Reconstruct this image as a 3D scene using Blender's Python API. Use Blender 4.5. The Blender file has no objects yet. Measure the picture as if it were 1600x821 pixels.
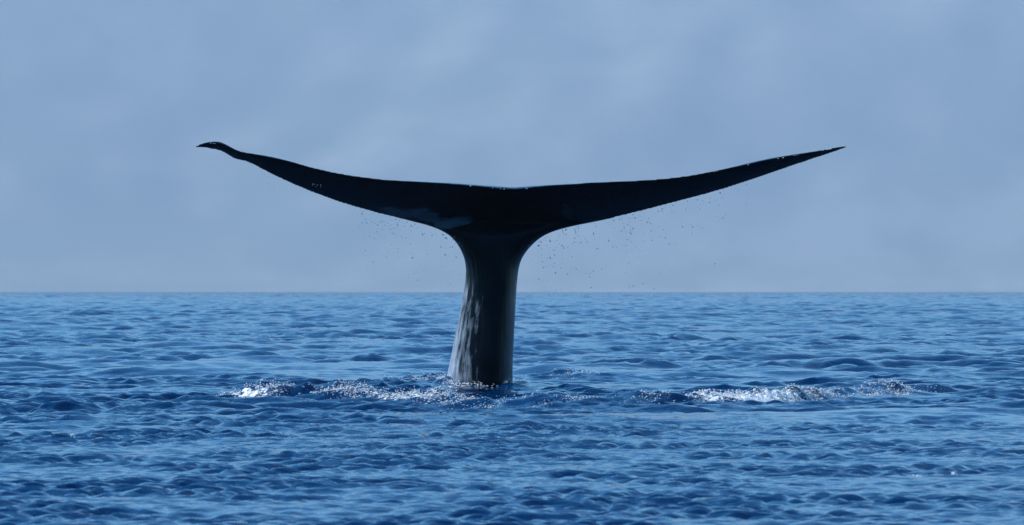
import bpy, math, random
import numpy as np
from mathutils import noise as mnoise, Vector

# ------------------------------------------------------------------ camera, sky, sun, exposure
SC = bpy.context.scene
COL = SC.collection
F = 8736.0            # focal length in photo pixels (1600 wide)
CAMH = 1.07           # camera height above mean sea level
D0 = 60.0             # distance to the whale
HOR = 451.5           # eye-level row in the photo (the sea horizon dips a little below it)

cam = bpy.data.cameras.new('camera')
cam_o = bpy.data.objects.new('camera', cam)
COL.objects.link(cam_o)
cam.sensor_width = 36.0
cam.lens = 36.0 * F / 1600.0
cam.clip_start = 0.5
cam.clip_end = 60000.0
cam_o.location = (0, 0, CAMH)
cam_o.rotation_euler = (math.radians(90) + math.atan((HOR - 410.5) / F), 0, 0)
cam.dof.use_dof = True
cam.dof.focus_distance = 59.0
cam.dof.aperture_fstop = 11.0
SC.camera = cam_o

SUN_AZ = math.radians(76)      # to the left of the view axis (+Y)
SUN_EL = math.radians(42)
sun_dir = Vector((-math.sin(SUN_AZ) * math.cos(SUN_EL), math.cos(SUN_AZ) * math.cos(SUN_EL), math.sin(SUN_EL)))

world = bpy.data.worlds.new('World')
SC.world = world
world.use_nodes = True
wn = world.node_tree
bg = wn.nodes['Background']
sky = wn.nodes.new('ShaderNodeTexSky')
sky.sky_type = 'NISHITA'
sky.sun_disc = False
sky.sun_elevation = SUN_EL
sky.sun_rotation = -SUN_AZ
sky.air_density = 1.0
sky.dust_density = 0.3
sky.ozone_density = 1.2
tint = wn.nodes.new('ShaderNodeHueSaturation')
tint.inputs['Saturation'].default_value = 1.1
wn.links.new(sky.outputs[0], tint.inputs['Color'])
filt = wn.nodes.new('ShaderNodeMix')
filt.data_type = 'RGBA'
filt.blend_type = 'MULTIPLY'
filt.inputs['Factor'].default_value = 1.0
filt.inputs['B'].default_value = (0.22, 0.87, 1.14, 1)
wn.links.new(tint.outputs[0], filt.inputs['A'])
wn.links.new(filt.outputs['Result'], bg.inputs[0])
bg.inputs[1].default_value = 0.10

sun = bpy.data.lights.new('sun', 'SUN')
sun.energy = 3.6
sun.angle = math.radians(0.5)
sun.color = (1.0, 0.96, 0.91)
sun_o = bpy.data.objects.new('sun', sun)
COL.objects.link(sun_o)
sun_o.rotation_euler = sun_dir.to_track_quat('Z', 'Y').to_euler()
sun_o.location = (0, 0, 60)

SC.view_settings.view_transform = 'Standard'
SC.view_settings.look = 'None'
SC.view_settings.exposure = 1.05
SC.view_settings.gamma = 1.0
SC.cycles.use_denoising = True
SC.cycles.volume_bounces = 0
SC.cycles.max_bounces = 6

rng = np.random.default_rng(11)
random.seed(4)


# ------------------------------------------------------------------ helpers
def unproject(px, py, d):
    return ((px - 800.0) / F * d, d, CAMH + (HOR - py) / F * d)


def mesh_from(name, verts, quads, mat, smooth=True):
    """one mesh object from numpy arrays; quads is (n,4) or (n,3)"""
    me = bpy.data.meshes.new(name)
    verts = np.asarray(verts, dtype=np.float32)
    quads = np.asarray(quads, dtype=np.int32)
    k = quads.shape[1]
    me.vertices.add(len(verts))
    me.vertices.foreach_set('co', verts.ravel())
    me.loops.add(quads.size)
    me.loops.foreach_set('vertex_index', quads.ravel())
    me.polygons.add(len(quads))
    me.polygons.foreach_set('loop_start', np.arange(0, quads.size, k, dtype=np.int32))
    if smooth:
        me.polygons.foreach_set('use_smooth', np.ones(len(quads), dtype=bool))
    me.update(calc_edges=True)
    me.validate()
    if mat:
        me.materials.append(mat)
    o = bpy.data.objects.new(name, me)
    COL.objects.link(o)
    return o


def grid_quads(nr, nc):
    i = np.arange(nr - 1)[:, None] * nc + np.arange(nc - 1)[None, :]
    return np.stack([i, i + 1, i + 1 + nc, i + nc], -1).reshape(-1, 4)


def new_mat(name):
    m = bpy.data.materials.new(name)
    m.use_nodes = True
    nt = m.node_tree
    return m, nt, nt.nodes['Principled BSDF'], nt.nodes['Material Output']


def N(nt, typ, **kw):
    n = nt.nodes.new(typ)
    for k, v in kw.items():
        setattr(n, k, v)
    return n


def math_node(nt, op, a, b=None, clamp=False):
    n = nt.nodes.new('ShaderNodeMath')
    n.operation = op
    n.use_clamp = clamp
    for i, v in enumerate((a, b)):
        if v is None:
            continue
        if hasattr(v, 'links'):
            nt.links.new(v, n.inputs[i])
        else:
            n.inputs[i].default_value = v
    return n.outputs[0]


def smoothstep(a, b, x):
    t = np.clip((x - a) / (b - a), 0, 1)
    return t * t * (3 - 2 * t)


# ------------------------------------------------------------------ sea surface field
# wind chop as a sum of trochoidal wavelets
NW = 130
lam = np.exp(np.linspace(math.log(0.10), math.log(8.0), NW)) * rng.uniform(0.93, 1.07, NW)
wind = math.radians(-80)                  # waves run towards the camera, slightly to the right
ang = wind + rng.normal(0, 0.60, NW)
kx = 2 * math.pi / lam * np.cos(ang)
ky = 2 * math.pi / lam * np.sin(ang)
kk = 2 * math.pi / lam
slope = np.where(lam < 0.30, 0.072, 0.072 * (0.30 / lam) ** 0.58) * np.where(lam > 4, (4 / lam) ** 1.0, 1.0)
amp = slope / kk * rng.uniform(0.6, 1.4, NW)
pha = rng.uniform(0, 2 * math.pi, NW)

GROUPS = [(float(np.exp(rng.uniform(math.log(0.9), math.log(4.5)))), float(rng.uniform(0, 6.28)), float(rng.uniform(0, 6.28))) for _ in range(9)]

# little lumps of churned water
NC = 34
clam = np.exp(np.linspace(math.log(0.10), math.log(0.42), NC))
cang = rng.uniform(0, 2 * math.pi, NC)
cpha = rng.uniform(0, 2 * math.pi, NC)

# crest line of the churned ring thrown up in front of the tail: photo column, base row, height (m), churn, foam
RING = np.array([
    (318, 619, 0.00, 0.0, 0.0),
    (350, 622, 0.03, 0.4, 0.8),
    (385, 624, 0.07, 0.8, 1.0),
    (420, 625, 0.11, 1.0, 0.62),
    (450, 625, 0.10, 1.0, 0.42),
    (500, 625, 0.07, 1.0, 0.50),
    (560, 626, 0.085, 1.0, 0.55),
    (600, 628, 0.075, 1.0, 0.75),
    (660, 630, 0.075, 1.0, 0.75),
    (720, 632, 0.08, 0.7, 0.45),
    (770, 634, 0.04, 0.35, 0.15),
    (830, 634, 0.06, 0.35, 0.32),
    (900, 633, 0.095, 0.3, 0.16),
    (990, 632, 0.10, 0.3, 0.12),
    (1060, 631, 0.09, 0.8, 0.45),
    (1110, 630, 0.09, 0.8, 1.0),
    (1180, 628, 0.08, 0.8, 1.15),
    (1240, 625, 0.07, 1.0, 0.95),
    (1290, 621, 0.085, 1.0, 0.32),
    (1350, 618, 0.07, 1.0, 0.20),
    (1410, 616, 0.055, 1.0, 0.22),
    (1450, 614, 0.03, 0.5, 0.05),
    (1500, 612, 0.02, 0.1, 0.0),
    (1560, 612, 0.00, 0.0, 0.0)])
ring_d = CAMH * F / (RING[:, 1] + 5 - HOR)
ring_x = (RING[:, 0] - 800) / F * ring_d


def ring_fields(x, y):
    yc = np.interp(x, ring_x, ring_d)
    h = np.interp(x, ring_x, RING[:, 2], left=0, right=0)
    c = np.interp(x, ring_x, RING[:, 3], left=0, right=0)
    f = np.interp(x, ring_x, RING[:, 4], left=0, right=0)
    t = y - (yc + 0.55)
    prof = np.exp(-(t / np.where(t < 0, 0.38, 0.95)) ** 2)
    return h, c, f, prof, yc


def blob(x, y, cx, cy, rx, ry):
    return np.exp(-((x - cx) / rx) ** 2 - ((y - cy) / ry) ** 2)


def sea_field(x, y, dx, dy):
    """displacement (X, Y, Z), ripple attribute and foam attribute at rest position x, y; dx, dy = local grid spacing"""
    X = np.zeros_like(x); Y = np.zeros_like(x); Z = np.zeros_like(x)
    # gusts: patches of rougher and smoother water
    g = (np.sin(0.31 * x + 0.055 * y + 0.6) + np.sin(-0.19 * x + 0.091 * y + 2.2) + np.sin(0.53 * x - 0.041 * y + 4.0)
         + np.sin(0.12 * x + 0.16 * y + 1.0)) / 4
    rough = 1.0 + 0.35 * g
    # small-scale groups: ripples come in bunches with smooth water between them
    q = np.zeros_like(x)
    for gl, ga, gp in GROUPS:
        q += np.sin(2 * math.pi / gl * (math.cos(ga) * x * 0.7 + math.sin(ga) * y) + gp)
    bunch = np.clip(1.0 + 1.05 * q / math.sqrt(len(GROUPS) / 2), 0.5, 1.6)
    q = np.zeros_like(x)
    for gl, ga, gp in GROUPS:
        q += np.sin(2 * math.pi / (gl * 2.3) * (math.cos(ga + 1.9) * x * 0.7 + math.sin(ga + 1.9) * y) + 3 * gp)
    bunch2 = np.clip(1.0 + 0.6 * q / math.sqrt(len(GROUPS) / 2), 0.35, 1.7)
    # smooth slick round the diving whale
    slick = 0.62 * np.exp(-((y - 68.0) / 12.5) ** 2) * (0.75 + 0.25 * np.sin(0.5 * x + 0.21 * y))
    slick = slick + 0.6 * blob(x, y, 1.8, 46.5, 3.6, 1.6) + 0.3 * blob(x, y, -2.5, 50.0, 3.0, 1.0)
    slick = slick + 0.8 * blob(x, y, -0.22, 55.0, 0.55, 5.0)
    slick = np.clip(slick, 0, 0.88)
    calm = 1 - 0.72 * blob(x, y, 0.0, 57.0, 5.0, 7.0)
    near = 1 - smoothstep(38.0, 54.0, y)
    near_fade = 1 - 0.87 * near                       # longer waves scaled down near the camera for the look; short ripples stay
    open_sea = 1 + 0.9 * smoothstep(90.0, 300.0, y)
    far_sea = 1 + 1.3 * smoothstep(300.0, 1200.0, y)
    for i in range(NW):
        ph = kx[i] * x + ky[i] * y + pha[i]
        att = np.clip((lam[i] / np.maximum(dx * abs(math.cos(ang[i])), dy * abs(math.sin(ang[i]))) - 1.9) / 1.6, 0, 1)
        short = min(1.0, max(0.0, (1.6 - lam[i]) / 1.0))
        a = amp[i] * att * (bunch if lam[i] < 0.45 else (bunch2 if lam[i] < 1.6 else 1.0)) * (1 + (rough - 1) * short) * (1 - slick * short) * (1 - (1 - calm) * (1 - short))
        if lam[i] > 0.22:
            a = a * (1 + (near_fade - 1) * min(1.0, (lam[i] - 0.22) / 0.32))
        else:
            a = a * (1 + 0.40 * near)
        if lam[i] > 0.8:
            a = a * open_sea
        if lam[i] > 2.5:
            a = a * far_sea
        s, c = np.sin(ph), np.cos(ph)
        Z += a * c
        X -= 0.45 * a * s * math.cos(ang[i])
        Y -= 0.45 * a * s * math.sin(ang[i])
    # crests capped low near the camera
    cap = 0.040 + 0.20 * (1 - near) + 0.4 * smoothstep(300.0, 1000.0, y)
    Z = cap * np.tanh(Z / cap)
    # churned ring
    h, c, f, prof, yc = ring_fields(x, y)
    inner = smoothstep(0.2, 1.0, y - yc) * (1 - smoothstep(62, 67, y)) * smoothstep(-2.4, -1.3, x) * (1 - smoothstep(0.2, 0.7, x))
    churn = np.clip(c * prof + 0.42 * inner + 0.75 * blob(x, y, -1.0, 64.0, 0.85, 1.6) + 0.7 * blob(x, y, 0.78, 65.5, 0.40, 1.0)
                    + 0.15 * blob(x, y, 0.3, 58.2, 0.5, 1.2), 0, 1)
    lane = np.clip(1.15 * blob(x, y, -0.16, 56.0, 0.40, 6.0), 0, 1)         # smooth lane in front of the tail
    churn = churn * (1 - 0.85 * lane)
    L = np.zeros_like(x)
    for i in range(NC):
        L += clam[i] ** 0.8 * np.cos(2 * math.pi / clam[i] * (np.cos(cang[i]) * x + 0.55 * np.sin(cang[i]) * y) + cpha[i]
                                   + 1.3 * np.sin(2.1 * x + i))
    L = L / np.sqrt((clam ** 1.6).sum() / 2)
    fine = np.clip((0.22 - np.maximum(dx, dy)) / 0.1, 0, 1)
    Z += prof * h * (1 - 0.6 * lane) * (1 + 0.25 * np.sin(3.1 * x + 0.7) + 0.15 * np.sin(7.3 * x))
    Z += churn * fine * 0.017 * (np.abs(L) * 1.3 - 0.4)
    Z += 0.02 * blob(x, y, -1.0, 64.0, 0.7, 1.2) + 0.03 * blob(x, y, 0.78, 65.8, 0.45, 0.9)
    Z += (0.03 + 0.06 * np.sin(9.0 * x + 1.0) * np.sin(4.0 * x + 5.0 * y)) * np.exp(-(np.sqrt(((x + 0.33) / 0.62) ** 2 + ((y - 60.2) / 0.95) ** 2) - 0.75) ** 2 / 0.09)      # water climbing round the tail
    # dark swirl ridge right of the tail
    Z += 0.05 * np.exp(-((y - (58.6 - 0.35 * x)) / 0.6) ** 2) * smoothstep(0.3, 0.6, x) * (1 - smoothstep(1.6, 2.6, x))
    foam = np.clip(f * np.exp(-((y - (yc + 0.35)) / 0.55) ** 2) + 0.75 * blob(x, y, -0.75, 63.8, 0.85, 1.2)
                   + 0.55 * blob(x, y, 0.78, 65.3, 0.36, 0.7) + 0.40 * blob(x, y, -0.75, 56.0, 0.75, 3.0) + 0.7 * blob(x, y, -0.55, 59.3, 0.30, 0.7) + 0.3 * blob(x, y, 0.25, 58.9, 0.3, 0.5), 0, 1.2) * (1 - 0.6 * lane)
    ripple = rough * (1 - slick) * (1 + 6.0 * smoothstep(200.0, 1600.0, y))      # chop too small for the mesh far out
    return X, Y, Z, ripple, foam


def build_rows():
    rows = list(np.linspace(-3000, -60, 14)) + list(np.linspace(-40, 23, 16))
    y = 24.0
    while y < 13900:
        rows.append(y)
        if y < 47.5:
            y *= 1.0014
        elif y < 67:
            y += 0.045
        elif y < 400:
            y *= 1.0016
        elif y < 2000:
            y *= 1.0020
        else:
            y *= 1.012
    rows.append(14600.0)
    return np.array(rows)


def build_sea(mat):
    rows = build_rows()
    tin = np.linspace(-0.108, 0.108, 380)
    out = np.exp(np.linspace(0, 1, 15)[1:] * 1.0)
    out = (out - 1) / (math.e - 1)
    nr = len(rows)
    scale = np.maximum(np.abs(rows), 18.0)
    xin = tin[None, :] * scale[:, None]
    ed = xin[:, -1:]
    xr = ed + (np.maximum(9000.0 - ed, 10.0)) * (out[None, :] ** 3)
    xx = np.concatenate([-xr[:, ::-1], xin, xr], 1)
    yy = np.repeat(rows[:, None], xx.shape[1], 1)
    nc = xx.shape[1]
    dx = np.gradient(xx, axis=1)
    dy = np.repeat(np.gradient(rows)[:, None], nc, 1)
    X, Y, Z, rip, foam = sea_field(xx.ravel(), yy.ravel(), dx.ravel(), dy.ravel())
    # the earth's curve
    Z = Z - (xx.ravel() ** 2 + yy.ravel() ** 2) / (2 * 6.371e6)
    v = np.stack([xx.ravel() + X, yy.ravel() + Y, Z], -1)
    o = mesh_from('sea', v, grid_quads(nr, nc), mat)
    for nm, arr in (('ripple', rip), ('foam', foam)):
        at = o.data.attributes.new(nm, 'FLOAT', 'POINT')
        at.data.foreach_set('value', arr.astype(np.float32))
    o['kind'] = 'structure'
    o['label'] = 'choppy deep blue sea reaching to the horizon'
    return o


# ------------------------------------------------------------------ materials
def sea_material():
    m, nt, p, out = new_mat('sea_water')
    L = nt.links.new
    p.inputs['Base Color'].default_value = (0.0, 0.022, 0.076, 1)
    p.inputs['Roughness'].default_value = 0.06
    p.inputs['IOR'].default_value = 1.333
    geo = N(nt, 'ShaderNodeNewGeometry')
    rip = N(nt, 'ShaderNodeAttribute', attribute_name='ripple')
    foam = N(nt, 'ShaderNodeAttribute', attribute_name='foam')
    n1 = N(nt, 'ShaderNodeTexNoise'); n1.inputs['Scale'].default_value = 13.0; n1.inputs['Detail'].default_value = 3.0
    n2 = N(nt, 'ShaderNodeTexNoise'); n2.inputs['Scale'].default_value = 1.7; n2.inputs['Detail'].default_value = 3.0
    mp = N(nt, 'ShaderNodeMapping'); mp.inputs['Scale'].default_value = (1.0, 1.0, 1.0)
    L(geo.outputs['Position'], mp.inputs['Vector'])
    L(mp.outputs[0], n1.inputs['Vector']); L(mp.outputs[0], n2.inputs['Vector'])
    h = math_node(nt, 'ADD', math_node(nt, 'MULTIPLY', n1.outputs['Fac'], 0.012), math_node(nt, 'MULTIPLY', n2.outputs['Fac'], 0.035))
    h = math_node(nt, 'MULTIPLY', h, rip.outputs['Fac'])
    b = N(nt, 'ShaderNodeBump'); b.inputs['Strength'].default_value = 1.0; b.inputs['Distance'].default_value = 1.0
    L(h, b.inputs['Height']); L(b.outputs['Normal'], p.inputs['Normal'])
    # froth: broken white lace where the ring is churned
    nf = N(nt, 'ShaderNodeTexNoise'); nf.inputs['Scale'].default_value = 20.0; nf.inputs['Detail'].default_value = 5.0; nf.inputs['Roughness'].default_value = 0.7
    L(geo.outputs['Position'], nf.inputs['Vector'])
    s = math_node(nt, 'ADD', foam.outputs['Fac'], math_node(nt, 'MULTIPLY', math_node(nt, 'SUBTRACT', nf.outputs['Fac'], 0.5), 3.2))
    fm = math_node(nt, 'MULTIPLY', math_node(nt, 'SUBTRACT', s, 0.80), 4.0, clamp=True)
    fm = math_node(nt, 'MULTIPLY', fm, math_node(nt, 'GREATER_THAN', foam.outputs['Fac'], 0.04))
    d = N(nt, 'ShaderNodeBsdfDiffuse'); d.inputs['Color'].default_value = (0.78, 0.80, 0.82, 1)
    mix = N(nt, 'ShaderNodeMixShader')
    L(fm, mix.inputs[0]); L(p.outputs[0], mix.inputs[1]); L(d.outputs[0], mix.inputs[2])
    L(mix.outputs[0], out.inputs['Surface'])
    return m


def skin_material():
    m, nt, p, out = new_mat('whale_skin')
    L = nt.links.new
    geo = N(nt, 'ShaderNodeNewGeometry')
    sep = N(nt, 'ShaderNodeSeparateXYZ')
    L(geo.outputs['Position'], sep.inputs[0])
    # mottled slate skin
    n1 = N(nt, 'ShaderNodeTexNoise'); n1.inputs['Scale'].default_value = 5.0; n1.inputs['Detail'].default_value = 6.0; n1.inputs['Roughness'].default_value = 0.65
    L(geo.outputs['Position'], n1.inputs['Vector'])
    r1 = N(nt, 'ShaderNodeValToRGB')
    r1.color_ramp.elements[0].position = 0.35; r1.color_ramp.elements[0].color = (0.0012, 0.002, 0.0035, 1)
    r1.color_ramp.elements[1].position = 0.72; r1.color_ramp.elements[1].color = (0.004, 0.006, 0.010, 1)
    L(n1.outputs['Fac'], r1.inputs[0])
    n3 = N(nt, 'ShaderNodeTexNoise'); n3.inputs['Scale'].default_value = 3.2; n3.inputs['Detail'].default_value = 7.0
    L(geo.outputs['Position'], n3.inputs['Vector'])
    # pale patches on the flukes: ellipses with ragged rims
    def patch(cx, cz, rx, rz, rot):
        dx_ = math_node(nt, 'SUBTRACT', sep.outputs['X'], cx)
        dz_ = math_node(nt, 'SUBTRACT', sep.outputs['Z'], cz)
        c, s = math.cos(rot), math.sin(rot)
        u = math_node(nt, 'DIVIDE', math_node(nt, 'ADD', math_node(nt, 'MULTIPLY', dx_, c), math_node(nt, 'MULTIPLY', dz_, s)), rx)
        v = math_node(nt, 'DIVIDE', math_node(nt, 'SUBTRACT', math_node(nt, 'MULTIPLY', dz_, c), math_node(nt, 'MULTIPLY', dx_, s)), rz)
        r = math_node(nt, 'ADD', math_node(nt, 'MULTIPLY', u, u), math_node(nt, 'MULTIPLY', v, v))
        r = math_node(nt, 'ADD', r, math_node(nt, 'MULTIPLY', math_node(nt, 'SUBTRACT', n3.outputs['Fac'], 0.5), 4.4))
        return math_node(nt, 'MULTIPLY', math_node(nt, 'SUBTRACT', 1.0, r), 1.8, clamp=True)
    k = 1 / 145.6
    def pz(py):
        return CAMH + (HOR - py) * k
    pa = patch((648 - 800) * k, pz(336), 60 * k, 12 * k, -0.17)
    pb = patch((708 - 800) * k, pz(349), 38 * k, 8.5 * k, 0.16)
    pc = patch((885 - 800) * k, pz(333), 9 * k, 16 * k, 0.6)
    pm = math_node(nt, 'MAXIMUM', pa, pb)
    pm = math_node(nt, 'MAXIMUM', pm, math_node(nt, 'MULTIPLY', pc, 0.35))
    mixc = N(nt, 'ShaderNodeMix', data_type='RGBA')
    mixc.inputs['B'].default_value = (0.040, 0.064, 0.090, 1)
    L(pm, mixc.inputs['Factor']); L(r1.outputs[0], mixc.inputs['A'])
    # water streaks running down the tail stock
    mp = N(nt, 'ShaderNodeMapping'); mp.inputs['Scale'].default_value = (20.0, 20.0, 1.5)
    L(geo.outputs['Position'], mp.inputs['Vector'])
    n2 = N(nt, 'ShaderNodeTexNoise'); n2.inputs['Scale'].default_value = 1.0; n2.inputs['Detail'].default_value = 5.0; n2.inputs['Roughness'].default_value = 0.6
    L(mp.outputs[0], n2.inputs['Vector'])
    rr = N(nt, 'ShaderNodeMapRange'); rr.inputs['From Min'].default_value = 0.35; rr.inputs['From Max'].default_value = 0.68
    rr.inputs['To Min'].default_value = 0.08; rr.inputs['To Max'].default_value = 0.22
    L(n2.outputs['Fac'], rr.inputs['Value']); L(rr.outputs[0], p.inputs['Roughness'])
    # mottled left flank of the tail stock, its sunlit paleness painted into the colour
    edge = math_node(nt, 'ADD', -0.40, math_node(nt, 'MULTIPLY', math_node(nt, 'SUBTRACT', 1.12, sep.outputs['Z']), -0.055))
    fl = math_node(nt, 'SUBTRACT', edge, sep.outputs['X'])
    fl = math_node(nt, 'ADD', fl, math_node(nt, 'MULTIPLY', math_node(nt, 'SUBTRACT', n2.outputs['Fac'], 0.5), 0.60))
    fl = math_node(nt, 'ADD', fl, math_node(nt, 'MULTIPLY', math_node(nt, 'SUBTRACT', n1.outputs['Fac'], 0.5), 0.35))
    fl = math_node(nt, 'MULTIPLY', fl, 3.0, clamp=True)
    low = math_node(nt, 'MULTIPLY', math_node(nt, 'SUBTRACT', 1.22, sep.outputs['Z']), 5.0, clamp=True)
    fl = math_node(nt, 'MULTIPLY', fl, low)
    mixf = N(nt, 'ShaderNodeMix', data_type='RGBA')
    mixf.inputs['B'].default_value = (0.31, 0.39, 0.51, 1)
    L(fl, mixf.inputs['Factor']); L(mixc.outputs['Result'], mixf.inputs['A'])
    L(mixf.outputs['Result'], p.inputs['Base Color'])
    p.inputs['IOR'].default_value = 1.36
    p.inputs['Specular Tint'].default_value = (0.35, 0.62, 1.0, 1)
    # the flukes are matt and darker than the wet tail stock
    st = N(nt, 'ShaderNodeMapRange'); st.inputs['From Min'].default_value = 1.45; st.inputs['From Max'].default_value = 1.85
    L(sep.outputs['Z'], st.inputs['Value'])
    sp = N(nt, 'ShaderNodeMapRange'); sp.inputs['To Min'].default_value = 0.06; sp.inputs['To Max'].default_value = 0.05
    L(st.outputs[0], sp.inputs['Value']); 
    sn = N(nt, 'ShaderNodeSeparateXYZ'); L(geo.outputs['True Normal'], sn.inputs[0])
    wet = math_node(nt, 'MULTIPLY', math_node(nt, 'SUBTRACT', sn.outputs['Z'], 0.2), 3.0, clamp=True)     # water lies on the upper side
    L(math_node(nt, 'MAXIMUM', sp.outputs[0], math_node(nt, 'MULTIPLY', wet, 0.8)), p.inputs['Specular IOR Level'])
    hb = math_node(nt, 'ADD', math_node(nt, 'MULTIPLY', n2.outputs['Fac'], 0.03), math_node(nt, 'MULTIPLY', n1.outputs['Fac'], 0.006))
    b = N(nt, 'ShaderNodeBump'); b.inputs['Strength'].default_value = 0.55; b.inputs['Distance'].default_value = 1.0
    L(hb, b.inputs['Height']); L(b.outputs['Normal'], p.inputs['Normal'])
    return m


def foam_material():
    m, nt, p, out = new_mat('white_foam')
    L = nt.links.new
    d = N(nt, 'ShaderNodeBsdfDiffuse'); d.inputs['Color'].default_value = (0.86, 0.87, 0.88, 1)
    t = N(nt, 'ShaderNodeBsdfTranslucent'); t.inputs['Color'].default_value = (0.86, 0.88, 0.9, 1)
    mx = N(nt, 'ShaderNodeMixShader'); mx.inputs[0].default_value = 0.45
    L(d.outputs[0], mx.inputs[1]); L(t.outputs[0], mx.inputs[2]); L(mx.outputs[0], out.inputs['Surface'])
    nt.nodes.remove(p)
    return m


def drop_material():
    m, nt, p, out = new_mat('water_drop')
    p.inputs['Base Color'].default_value = (0.75, 0.85, 0.95, 1)
    p.inputs['Transmission Weight'].default_value = 1.0
    p.inputs['Roughness'].default_value = 0.0
    p.inputs['IOR'].default_value = 1.333
    return m


def hill_material():
    m, nt, p, out = new_mat('hill_scrub')
    L = nt.links.new
    geo = N(nt, 'ShaderNodeNewGeometry')
    n1 = N(nt, 'ShaderNodeTexNoise'); n1.inputs['Scale'].default_value = 0.004; n1.inputs['Detail'].default_value = 6.0
    L(geo.outputs['Position'], n1.inputs['Vector'])
    r = N(nt, 'ShaderNodeValToRGB')
    r.color_ramp.elements[0].position = 0.38; r.color_ramp.elements[0].color = (0.085, 0.11, 0.085, 1)
    r.color_ramp.elements[1].position = 0.66; r.color_ramp.elements[1].color = (0.20, 0.195, 0.17, 1)
    # hill colour darker towards the left
    sx = N(nt, 'ShaderNodeSeparateXYZ'); L(geo.outputs['Position'], sx.inputs[0])
    fw = N(nt, 'ShaderNodeMapRange'); fw.inputs['From Min'].default_value = -1500; fw.inputs['From Max'].default_value = 300
    fw.inputs['To Min'].default_value = -0.14; fw.inputs['To Max'].default_value = 0.04
    L(sx.outputs['X'], fw.inputs['Value'])
    L(math_node(nt, 'ADD', n1.outputs['Fac'], fw.outputs[0]), r.inputs[0]); L(r.outputs[0], p.inputs['Base Color'])
    p.inputs['Roughness'].default_value = 0.9
    return m


# ------------------------------------------------------------------ sea, far hills, haze
sea = build_sea(sea_material())

nx, ny = 300, 110
gx = np.linspace(-9000, 9000, nx)
gy = np.linspace(14000, 19500, ny)
hv = np.zeros((ny, nx, 3), dtype=np.float32)
for j, y in enumerate(gy):
    for i, x in enumerate(gx):
        q = Vector((x * 0.00042, y * 0.00042, 0.7))
        e = mnoise.ridged_multi_fractal(q, 0.9, 2.1, 6, 1.0, 2.0)
        f = mnoise.fractal(q * 3.1, 1.0, 2.0, 5)
        up = smoothstep(14000.0, 16600.0, np.float64(y))
        hv[j, i] = (x, y, -34 + up * (1250 + 230 * e + 170 * f) + 40 * f * min(1.0, (y - 14000) / 800))
hills = mesh_from('hills', hv.reshape(-1, 3), grid_quads(ny, nx), hill_material())
hills['kind'] = 'structure'
hills['label'] = 'steep coastal hills almost lost in blue haze'

bx0, bx1, by0, by1, bz0, bz1 = -10500, 10500, -3500, 20500, -60, 2250
bv = [(x, y, z) for z in (bz0, bz1) for y in (by0, by1) for x in (bx0, bx1)]
bq = [(0, 2, 3, 1), (4, 5, 7, 6), (0, 1, 5, 4), (2, 6, 7, 3), (0, 4, 6, 2), (1, 3, 7, 5)]
hm = bpy.data.materials.new('haze_air')
hm.use_nodes = True
hn = hm.node_tree
hn.nodes.clear()
ho = hn.nodes.new('ShaderNodeOutputMaterial')
pv = hn.nodes.new('ShaderNodeVolumePrincipled')
pv.inputs['Color'].default_value = (0.60, 0.77, 1.0, 1)
pv.inputs['Density'].default_value = 0.000075
pv.inputs['Anisotropy'].default_value = 0.0
hn.links.new(pv.outputs[0], ho.inputs['Volume'])
haze = mesh_from('haze', bv, bq, hm, smooth=False)
haze['kind'] = 'stuff'
haze['label'] = 'pale blue haze over the sea and hills'
haze['category'] = 'haze'

# ------------------------------------------------------------------ the whale's tail
TOP = np.array([(305, 230), (310, 226.5), (318, 224), (330, 223), (345, 225.5), (360, 231), (372, 236), (395, 240.5), (420, 246.5),
                (455, 252.5), (490, 262), (520, 269), (550, 274.5), (600, 281), (650, 284), (690, 286.5), (740, 290.5), (775, 294),
                (800, 296.5), (830, 293.5), (860, 290), (910, 287), (915, 286), (950, 284.5), (1000, 282), (1040, 279), (1080, 274), (1125, 266),
                (1160, 259), (1200, 250.5), (1240, 243), (1280, 236), (1310, 229.5), (1318, 228), (1324, 229)])
BOT = np.array([(305, 231.5), (310, 231), (318, 231), (330, 234), (340, 234.5), (352, 240), (362, 247), (372, 251), (383, 252),
                (400, 260), (420, 271), (450, 285), (480, 298), (520, 313), (560, 325.5), (600, 336.5), (640, 346), (670, 353.5),
                (690, 359.5), (720, 368), (760, 373), (800, 373), (835, 370), (855, 364), (875, 359), (900, 353), (950, 343), (1000, 331), (1050, 318),
                (1100, 305), (1140, 293), (1180, 280), (1220, 266), (1260, 252.5), (1300, 239), (1324, 230.5)])


def smooth_interp(x, tab):
    """interpolate, then average over a small window so that the outline has no corners"""
    w = np.array([-6, -3, 0, 3, 6.0])
    lim = np.minimum(np.abs(x - 305), np.abs(1324 - x))
    s = np.clip(lim / 14.0, 0, 1)
    return np.mean([np.interp(x + k * s, tab[:, 0], tab[:, 1]) for k in w], axis=0)


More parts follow.
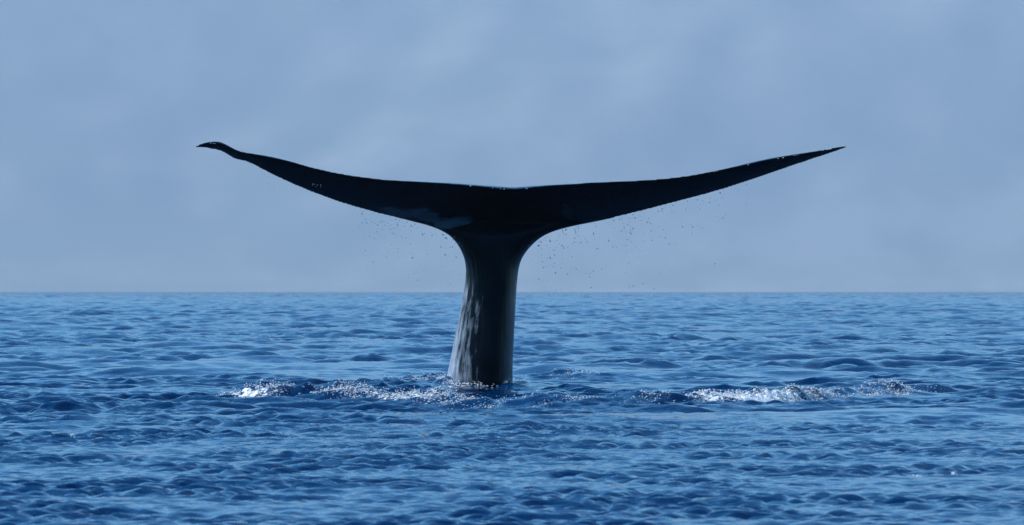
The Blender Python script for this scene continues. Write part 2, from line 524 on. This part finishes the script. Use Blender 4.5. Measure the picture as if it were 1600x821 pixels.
def build_whale(mat):
    verts, faces = [], []
    # flukes: closed wing, underside towards the camera and the sea
    px = np.concatenate([np.linspace(305, 400, 40), np.linspace(404, 1250, 150), np.linspace(1254, 1324, 26)])
    zt = smooth_interp(px, TOP)
    zb = smooth_interp(px, BOT)
    nv = 16
    vv = np.linspace(0, 1, nv) ** 1.15
    S = 2 * nv - 2
    for i, x in enumerate(px):
        hpx = max(zb[i] - zt[i], 1.5)
        u = (x - 790) / 500.0
        chord = hpx / 145.6 * 1.9 + 0.04
        yT = D0 - 0.9 - 0.16 * u * u
        yL = yT + chord
        T = 0.016 + 0.32 * min(1.0, hpx / 78.0) ** 1.35 * chord / 1.05 + 0.02 * min(1, hpx / 30)
        # the upper hump does not follow the notch in the trailing edge
        notch = max(0.0, 1 - abs(x - 800) / 62.0)
        ring = []
        for j in range(nv):                       # underside, leading -> trailing
            v = vv[j]
            sag = 0.10 * math.sin(math.pi * v) * hpx
            py = zb[i] + (zt[i] - zb[i]) * v + sag * (0.6 if v < 0.5 else 0.6)
            py = min(py, zb[i] + 0.0)
            ring.append(unproject(x, py, yL + (yT - yL) * v))
        for j in range(nv - 2, 0, -1):            # upper side, back to the leading edge
            v = vv[j]
            y = yL + (yT - yL) * v
            base = unproject(x, zb[i] + (zt[i] - zb[i]) * v, y)
            tz = T * (max(0.0, 1 - v) ** 0.75) * min(1.0, (v / 0.16)) ** 0.5
            tz += notch * 0.014 * math.exp(-((v - 0.86) / 0.16) ** 2)
            rim = math.exp(-((x - 1190) / 80.0) ** 2) + math.exp(-((x - 425) / 30.0) ** 2) + math.exp(-((x - 345) / 22.0) ** 2)
            tz += 0.034 * rim * math.exp(-((v - 0.75) / 0.2) ** 2)
            ring.append((base[0], y + 0.15 * tz, base[2] + tz))
        verts += ring
    n = len(px)
    for i in range(n - 1):
        for j in range(S):
            a, b = i * S + j, i * S + (j + 1) % S
            faces.append((a, b, b + S, a + S))
    faces.append(tuple(range(S))[::-1])
    faces.append(tuple((n - 1) * S + j for j in range(S)))
    # tail stock: keeled cross sections from under the water up into the flukes
    # photo row, left column, right column, half depth (m), centre depth offset (m)
    ST = np.array([(900, 640, 815, 1.05, 0.75), (760, 662, 807, 0.92, 0.50), (660, 683, 803, 0.80, 0.25), (612, 694, 801.5, 0.72, 0.16), (585, 699, 801, 0.68, 0.12), (560, 704, 801.5, 0.65, 0.09),
                   (530, 710, 803, 0.60, 0.06), (490, 718, 805, 0.54, 0.02), (460, 723.5, 806.5, 0.49, 0.0), (440, 727, 808, 0.46, -0.02),
                   (420, 728, 810.5, 0.44, -0.04), (405, 725.5, 815, 0.42, -0.06), (392, 720, 824, 0.40, -0.08), (380, 712, 836, 0.38, -0.10),
                   (370, 704, 848, 0.36, -0.12), (361, 688, 869, 0.32, -0.10), (353, 668, 900, 0.26, -0.06), (345, 637, 940, 0.17, 0.0), (337, 604, 975, 0.08, 0.02)])
    rows = np.concatenate([np.linspace(900, 612, 14)[:-1], np.linspace(612, 440, 26), np.linspace(434, 338, 30)])
    off = len(verts)
    M = 40
    for py in rows:
        o_ = np.argsort(ST[:, 0])
        l, r, hd, oy = [np.interp(py, ST[o_, 0], ST[o_, k]) for k in (1, 2, 3, 4)]
        fl = np.clip((440 - py) / 60.0, 0, 1)
        d = D0 + oy
        xl, _, z = unproject(l, py, d)
        xr, _, _ = unproject(r, py, d)
        c, hw = (xl + xr) / 2, (xr - xl) / 2
        pts = []
        for k in range(M):
            a = 2 * math.pi * k / M
            ca, sa = math.cos(a), math.sin(a)
            ex = 2 / 1.75
            X_ = math.copysign(abs(ca) ** ex, ca)
            Y_ = math.copysign(abs(sa) ** ex, sa)
            # the near keel sits right of the middle, so the left flank lies open to the light
            skew = (0.36 * (1 - fl)) * max(0.0, -Y_) * (1 - abs(X_)) ** 0.6 - 0.10 * max(0.0, Y_) * (1 - fl) * (1 - abs(X_))
            pts.append((c + hw * (X_ + skew), d + hd * Y_, z))
        verts += pts
    for i in range(len(rows) - 1):
        for k in range(M):
            a, b = off + i * M + k, off + i * M + (k + 1) % M
            faces.append((a, b, b + M, a + M))
    faces.append(tuple(off + k for k in range(M))[::-1])
    faces.append(tuple(off + (len(rows) - 1) * M + k for k in range(M)))
    me = bpy.data.meshes.new('whale_raw')
    me.from_pydata(verts, [], faces)
    me.update()
    o = bpy.data.objects.new('whale_raw', me)
    COL.objects.link(o)
    rm = o.modifiers.new('remesh', 'REMESH'); rm.mode = 'VOXEL'; rm.voxel_size = 0.0135; rm.use_smooth_shade = True
    sm = o.modifiers.new('smooth', 'SMOOTH'); sm.factor = 0.5; sm.iterations = 4
    dg = bpy.context.evaluated_depsgraph_get()
    me2 = bpy.data.meshes.new_from_object(o.evaluated_get(dg))
    bpy.data.objects.remove(o)
    bpy.data.meshes.remove(me)
    me2.name = 'whale'
    # soften the join between stock and flukes
    nvt = len(me2.vertices)
    co = np.empty(nvt * 3, dtype=np.float32); me2.vertices.foreach_get('co', co); co = co.reshape(-1, 3)
    ed = np.empty(len(me2.edges) * 2, dtype=np.int32); me2.edges.foreach_get('vertices', ed); ed = ed.reshape(-1, 2)
    zj = CAMH + (HOR - 372) / 145.6
    w = np.exp(-((co[:, 2] - zj) / 0.22) ** 2 - ((co[:, 0] + 0.15) / 0.85) ** 4)[:, None].astype(np.float32) * 0.6
    deg = np.bincount(ed.ravel(), minlength=nvt)[:, None].astype(np.float32)
    for _ in range(110):
        acc = np.zeros_like(co)
        for k in range(3):
            acc[:, k] = np.bincount(ed[:, 0], co[ed[:, 1], k], nvt) + np.bincount(ed[:, 1], co[ed[:, 0], k], nvt)
        co += w * (acc / np.maximum(deg, 1) - co)
    me2.vertices.foreach_set('co', co.ravel())
    me2.polygons.foreach_set('use_smooth', np.ones(len(me2.polygons), dtype=bool))
    me2.update()
    me2.materials.clear(); me2.materials.append(mat)
    w_o = bpy.data.objects.new('whale', me2)
    COL.objects.link(w_o)
    return w_o


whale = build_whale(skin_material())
whale['label'] = 'dark wet whale tail with wide flukes raised above the sea'
whale['category'] = 'whale'

# ------------------------------------------------------------------ foam and drops
ICO_V, ICO_F = [], []
ph_ = (1 + 5 ** 0.5) / 2
for a_, b_ in ((1, ph_), (-1, ph_), (1, -ph_), (-1, -ph_)):
    ICO_V += [(a_, b_, 0), (0, a_, b_), (b_, 0, a_)]
ICO_V = np.array(ICO_V); ICO_V /= np.linalg.norm(ICO_V[0])
for i in range(12):
    for j in range(i + 1, 12):
        for k in range(j + 1, 12):
            if max(np.linalg.norm(ICO_V[i] - ICO_V[j]), np.linalg.norm(ICO_V[j] - ICO_V[k]), np.linalg.norm(ICO_V[i] - ICO_V[k])) < 1.1:
                t = (i, j, k)
                if np.dot(np.cross(ICO_V[j] - ICO_V[i], ICO_V[k] - ICO_V[i]), ICO_V[i]) < 0:
                    t = (i, k, j)
                ICO_F.append(t)
ICO_F = np.array(ICO_F)


OCT_V = np.array([(1, 0, 0), (-1, 0, 0), (0, 1, 0), (0, -1, 0), (0, 0, 1), (0, 0, -1)], dtype=float)
OCT_F = np.array([(0, 2, 4), (2, 1, 4), (1, 3, 4), (3, 0, 4), (2, 0, 5), (1, 2, 5), (3, 1, 5), (0, 3, 5)])


def blobs(name, pos, rad, stretch, mat, jitter=0.25, BV=None, BF=None):
    """many small lumps in one mesh"""
    n = len(pos)
    BV = ICO_V if BV is None else BV
    BF = ICO_F if BF is None else BF
    k = len(BV)
    v = BV[None] * (1 + rng.uniform(-jitter, jitter, (n, k, 1)))
    v = v * rad[:, None, None] * stretch[:, None, :]
    v = v + pos[:, None, :]
    f = BF[None] + (np.arange(n) * k)[:, None, None]
    return mesh_from(name, v.reshape(-1, 3), f.reshape(-1, 3), mat)


def on_sea(x, y):
    X, Y, Z, _, fo = sea_field(x, y, np.full_like(x, 0.028), np.full_like(y, 0.045))
    return np.stack([x + X, y + Y, Z], -1), fo


def clump(x, y, s, seed):
    r = np.random.default_rng(seed)
    t = np.zeros_like(x)
    for _ in range(9):
        a = r.uniform(0, 2 * math.pi); k = s * r.uniform(0.6, 1.8)
        t += np.sin(k * (np.cos(a) * x + np.sin(a) * y) + r.uniform(0, 6.28))
    return t / 3.0


foam_mat = foam_material()


def foam_bank(name, label, x0, x1, n, rmin, rmax, lift, seed, extra=None):
    x = rng.uniform(x0, x1, n)
    h, c, f, prof, yc = ring_fields(x, np.full_like(x, 60.0))
    y = yc + 0.45 + rng.normal(0, 0.5, n)
    if extra is not None:
        x = np.concatenate([x, extra[0]]); y = np.concatenate([y, extra[1]])
    p, fo = on_sea(x, y)
    keep = rng.uniform(0, 1, len(x)) < np.clip(fo * 0.9 + 0.35 * clump(x, y, 9.0, seed) * (fo > 0.06), 0, 1)
    p = p[keep]
    m = len(p)
    r = rmin + (rmax - rmin) * rng.uniform(0, 1, m) ** 2.6
    p[:, 2] += np.abs(rng.normal(0, 1, m)) ** 1.5 * lift
    st = np.stack([rng.uniform(0.8, 1.8, m), rng.uniform(0.8, 1.6, m), rng.uniform(0.6, 1.1, m)], -1)
    o = blobs(name, p, r * 1.15, st, foam_mat, 0.3, OCT_V, OCT_F)
    o['kind'] = 'stuff'; o['label'] = label; o['category'] = 'foam'
    return o


ex = (rng.normal(-0.75, 0.55, 5200), rng.normal(63.6, 1.3, 5200))
foam_bank('foam', 'white foam and spray churned up left of the tail', ring_x[0], -0.35, 16000, 0.0016, 0.0062, 0.012, 3, ex)
ex = (rng.normal(0.78, 0.30, 900), rng.normal(65.4, 0.6, 900))
foam_bank('foam', 'thin broken foam around and right of the tail base', -0.35, 1.45, 8000, 0.0016, 0.0062, 0.010, 8, ex)
foam_bank('foam', 'bright white foam bank on the ridge far right of the tail', 1.45, ring_x[-2], 22000, 0.0016, 0.0070, 0.007, 21)

# drops falling off the flukes
dp, dr = [], []


def rain(n, x0, x1, cxs, ext):
    k = 0
    while k < n:
        if rng.uniform() < 0.65:
            c = cxs[rng.integers(len(cxs))]
            px = rng.normal(c[0], c[1])
        else:
            px = rng.uniform(x0, x1)
        if not x0 < px < x1:
            continue
        lo = np.interp(px, BOT[:, 0], BOT[:, 1]) + 2
        py = lo + rng.exponential(ext)
        if py > 462:
            continue
        dp.append(unproject(px, py, rng.uniform(D0 - 1.3, D0 + 0.2)))
        dr.append(0.0026 + 0.0052 * rng.uniform() ** 2)
        k += 1


rain(190, 550, 722, [(572, 7), (585, 4), (606, 9), (622, 4), (640, 16), (700, 8)], 36)
rain(290, 824, 1060, [(846, 5), (856, 7), (872, 12), (905, 8), (930, 5), (975, 6), (983, 3), (1010, 9), (1040, 8)], 46)
rain(60, 1040, 1190, [(1085, 10), (1125, 6)], 22)
rain(6, 405, 430, [(415, 4)], 8)
dp = np.array(dp); dr = np.array(dr)
dst = np.stack([np.ones(len(dr)), np.ones(len(dr)), rng.uniform(1.0, 1.9, len(dr))], -1)
drops = blobs('water_drops', dp, dr, dst, drop_material(), 0.12)
drops['kind'] = 'stuff'; drops['label'] = 'drops of water falling from the flukes'; drops['category'] = 'water drops'

# sun glints on water along the trailing edge, painted as white blobs
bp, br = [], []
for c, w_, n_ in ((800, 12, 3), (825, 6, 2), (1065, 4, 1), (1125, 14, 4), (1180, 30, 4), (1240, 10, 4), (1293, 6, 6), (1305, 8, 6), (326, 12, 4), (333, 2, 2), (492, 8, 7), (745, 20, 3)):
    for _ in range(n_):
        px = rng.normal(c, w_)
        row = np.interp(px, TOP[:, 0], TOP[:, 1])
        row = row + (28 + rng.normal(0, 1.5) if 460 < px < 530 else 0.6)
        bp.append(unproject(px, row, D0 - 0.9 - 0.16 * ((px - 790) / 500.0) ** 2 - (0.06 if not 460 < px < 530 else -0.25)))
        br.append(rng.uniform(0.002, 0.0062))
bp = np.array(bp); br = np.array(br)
beads = blobs('glint_beads', bp, br, np.ones((len(br), 3)), foam_mat, 0.1)
beads['kind'] = 'stuff'; beads['label'] = 'sun glints on water along the edge of the flukes, made as white beads'; beads['category'] = 'water drops'

# lone flecks of foam on the near water
for fx, fy, n_, txt in ((113, 688, 10, 'tiny white fleck of foam on the near water at lower left'),
                        (1490, 744, 14, 'tiny white fleck of foam on the near water at lower right'),
                        (1431, 747, 8, 'tiny faint fleck of foam left of the one at lower right')):
    d = CAMH * F / (fy - HOR)
    x_ = (fx - 800) / F * d + rng.normal(0, 0.012, n_)
    y_ = d + rng.normal(0, 0.05, n_)
    p_, _ = on_sea(x_, y_)
    p_[:, 2] += 0.012
    fo_ = blobs('foam', p_, rng.uniform(0.002, 0.006, n_), np.ones((n_, 3)), foam_mat, 0.3)
    fo_['kind'] = 'stuff'; fo_['label'] = txt; fo_['category'] = 'foam'

# wet collar of froth where the tail breaks the surface
th = rng.uniform(math.pi * 0.95, math.pi * 2.05, 420)
rr_ = 1.03 + np.abs(rng.normal(0, 0.10, 420))
cx_ = -0.355 + 0.375 * rr_ * np.cos(th)
cy_ = 60.15 + 0.74 * rr_ * np.sin(th)
p_, _ = on_sea(cx_, cy_)
p_[:, 2] += np.abs(rng.normal(0, 0.018, 420)) + 0.002
ok_ = rng.uniform(0, 1, 420) < np.clip(0.45 - 0.9 * (cx_ + 0.35) + 0.4 * clump(cx_, cy_, 14.0, 5), 0.04, 1)
m_ = int(ok_.sum())
collar = blobs('foam', p_[ok_], rng.uniform(0.0018, 0.0075, m_), np.stack([rng.uniform(0.9, 2.2, m_), np.ones(m_), rng.uniform(0.6, 1.1, m_)], -1), foam_mat, 0.3, OCT_V, OCT_F)
collar['kind'] = 'stuff'; collar['label'] = 'thin collar of froth where the tail enters the water'; collar['category'] = 'foam'
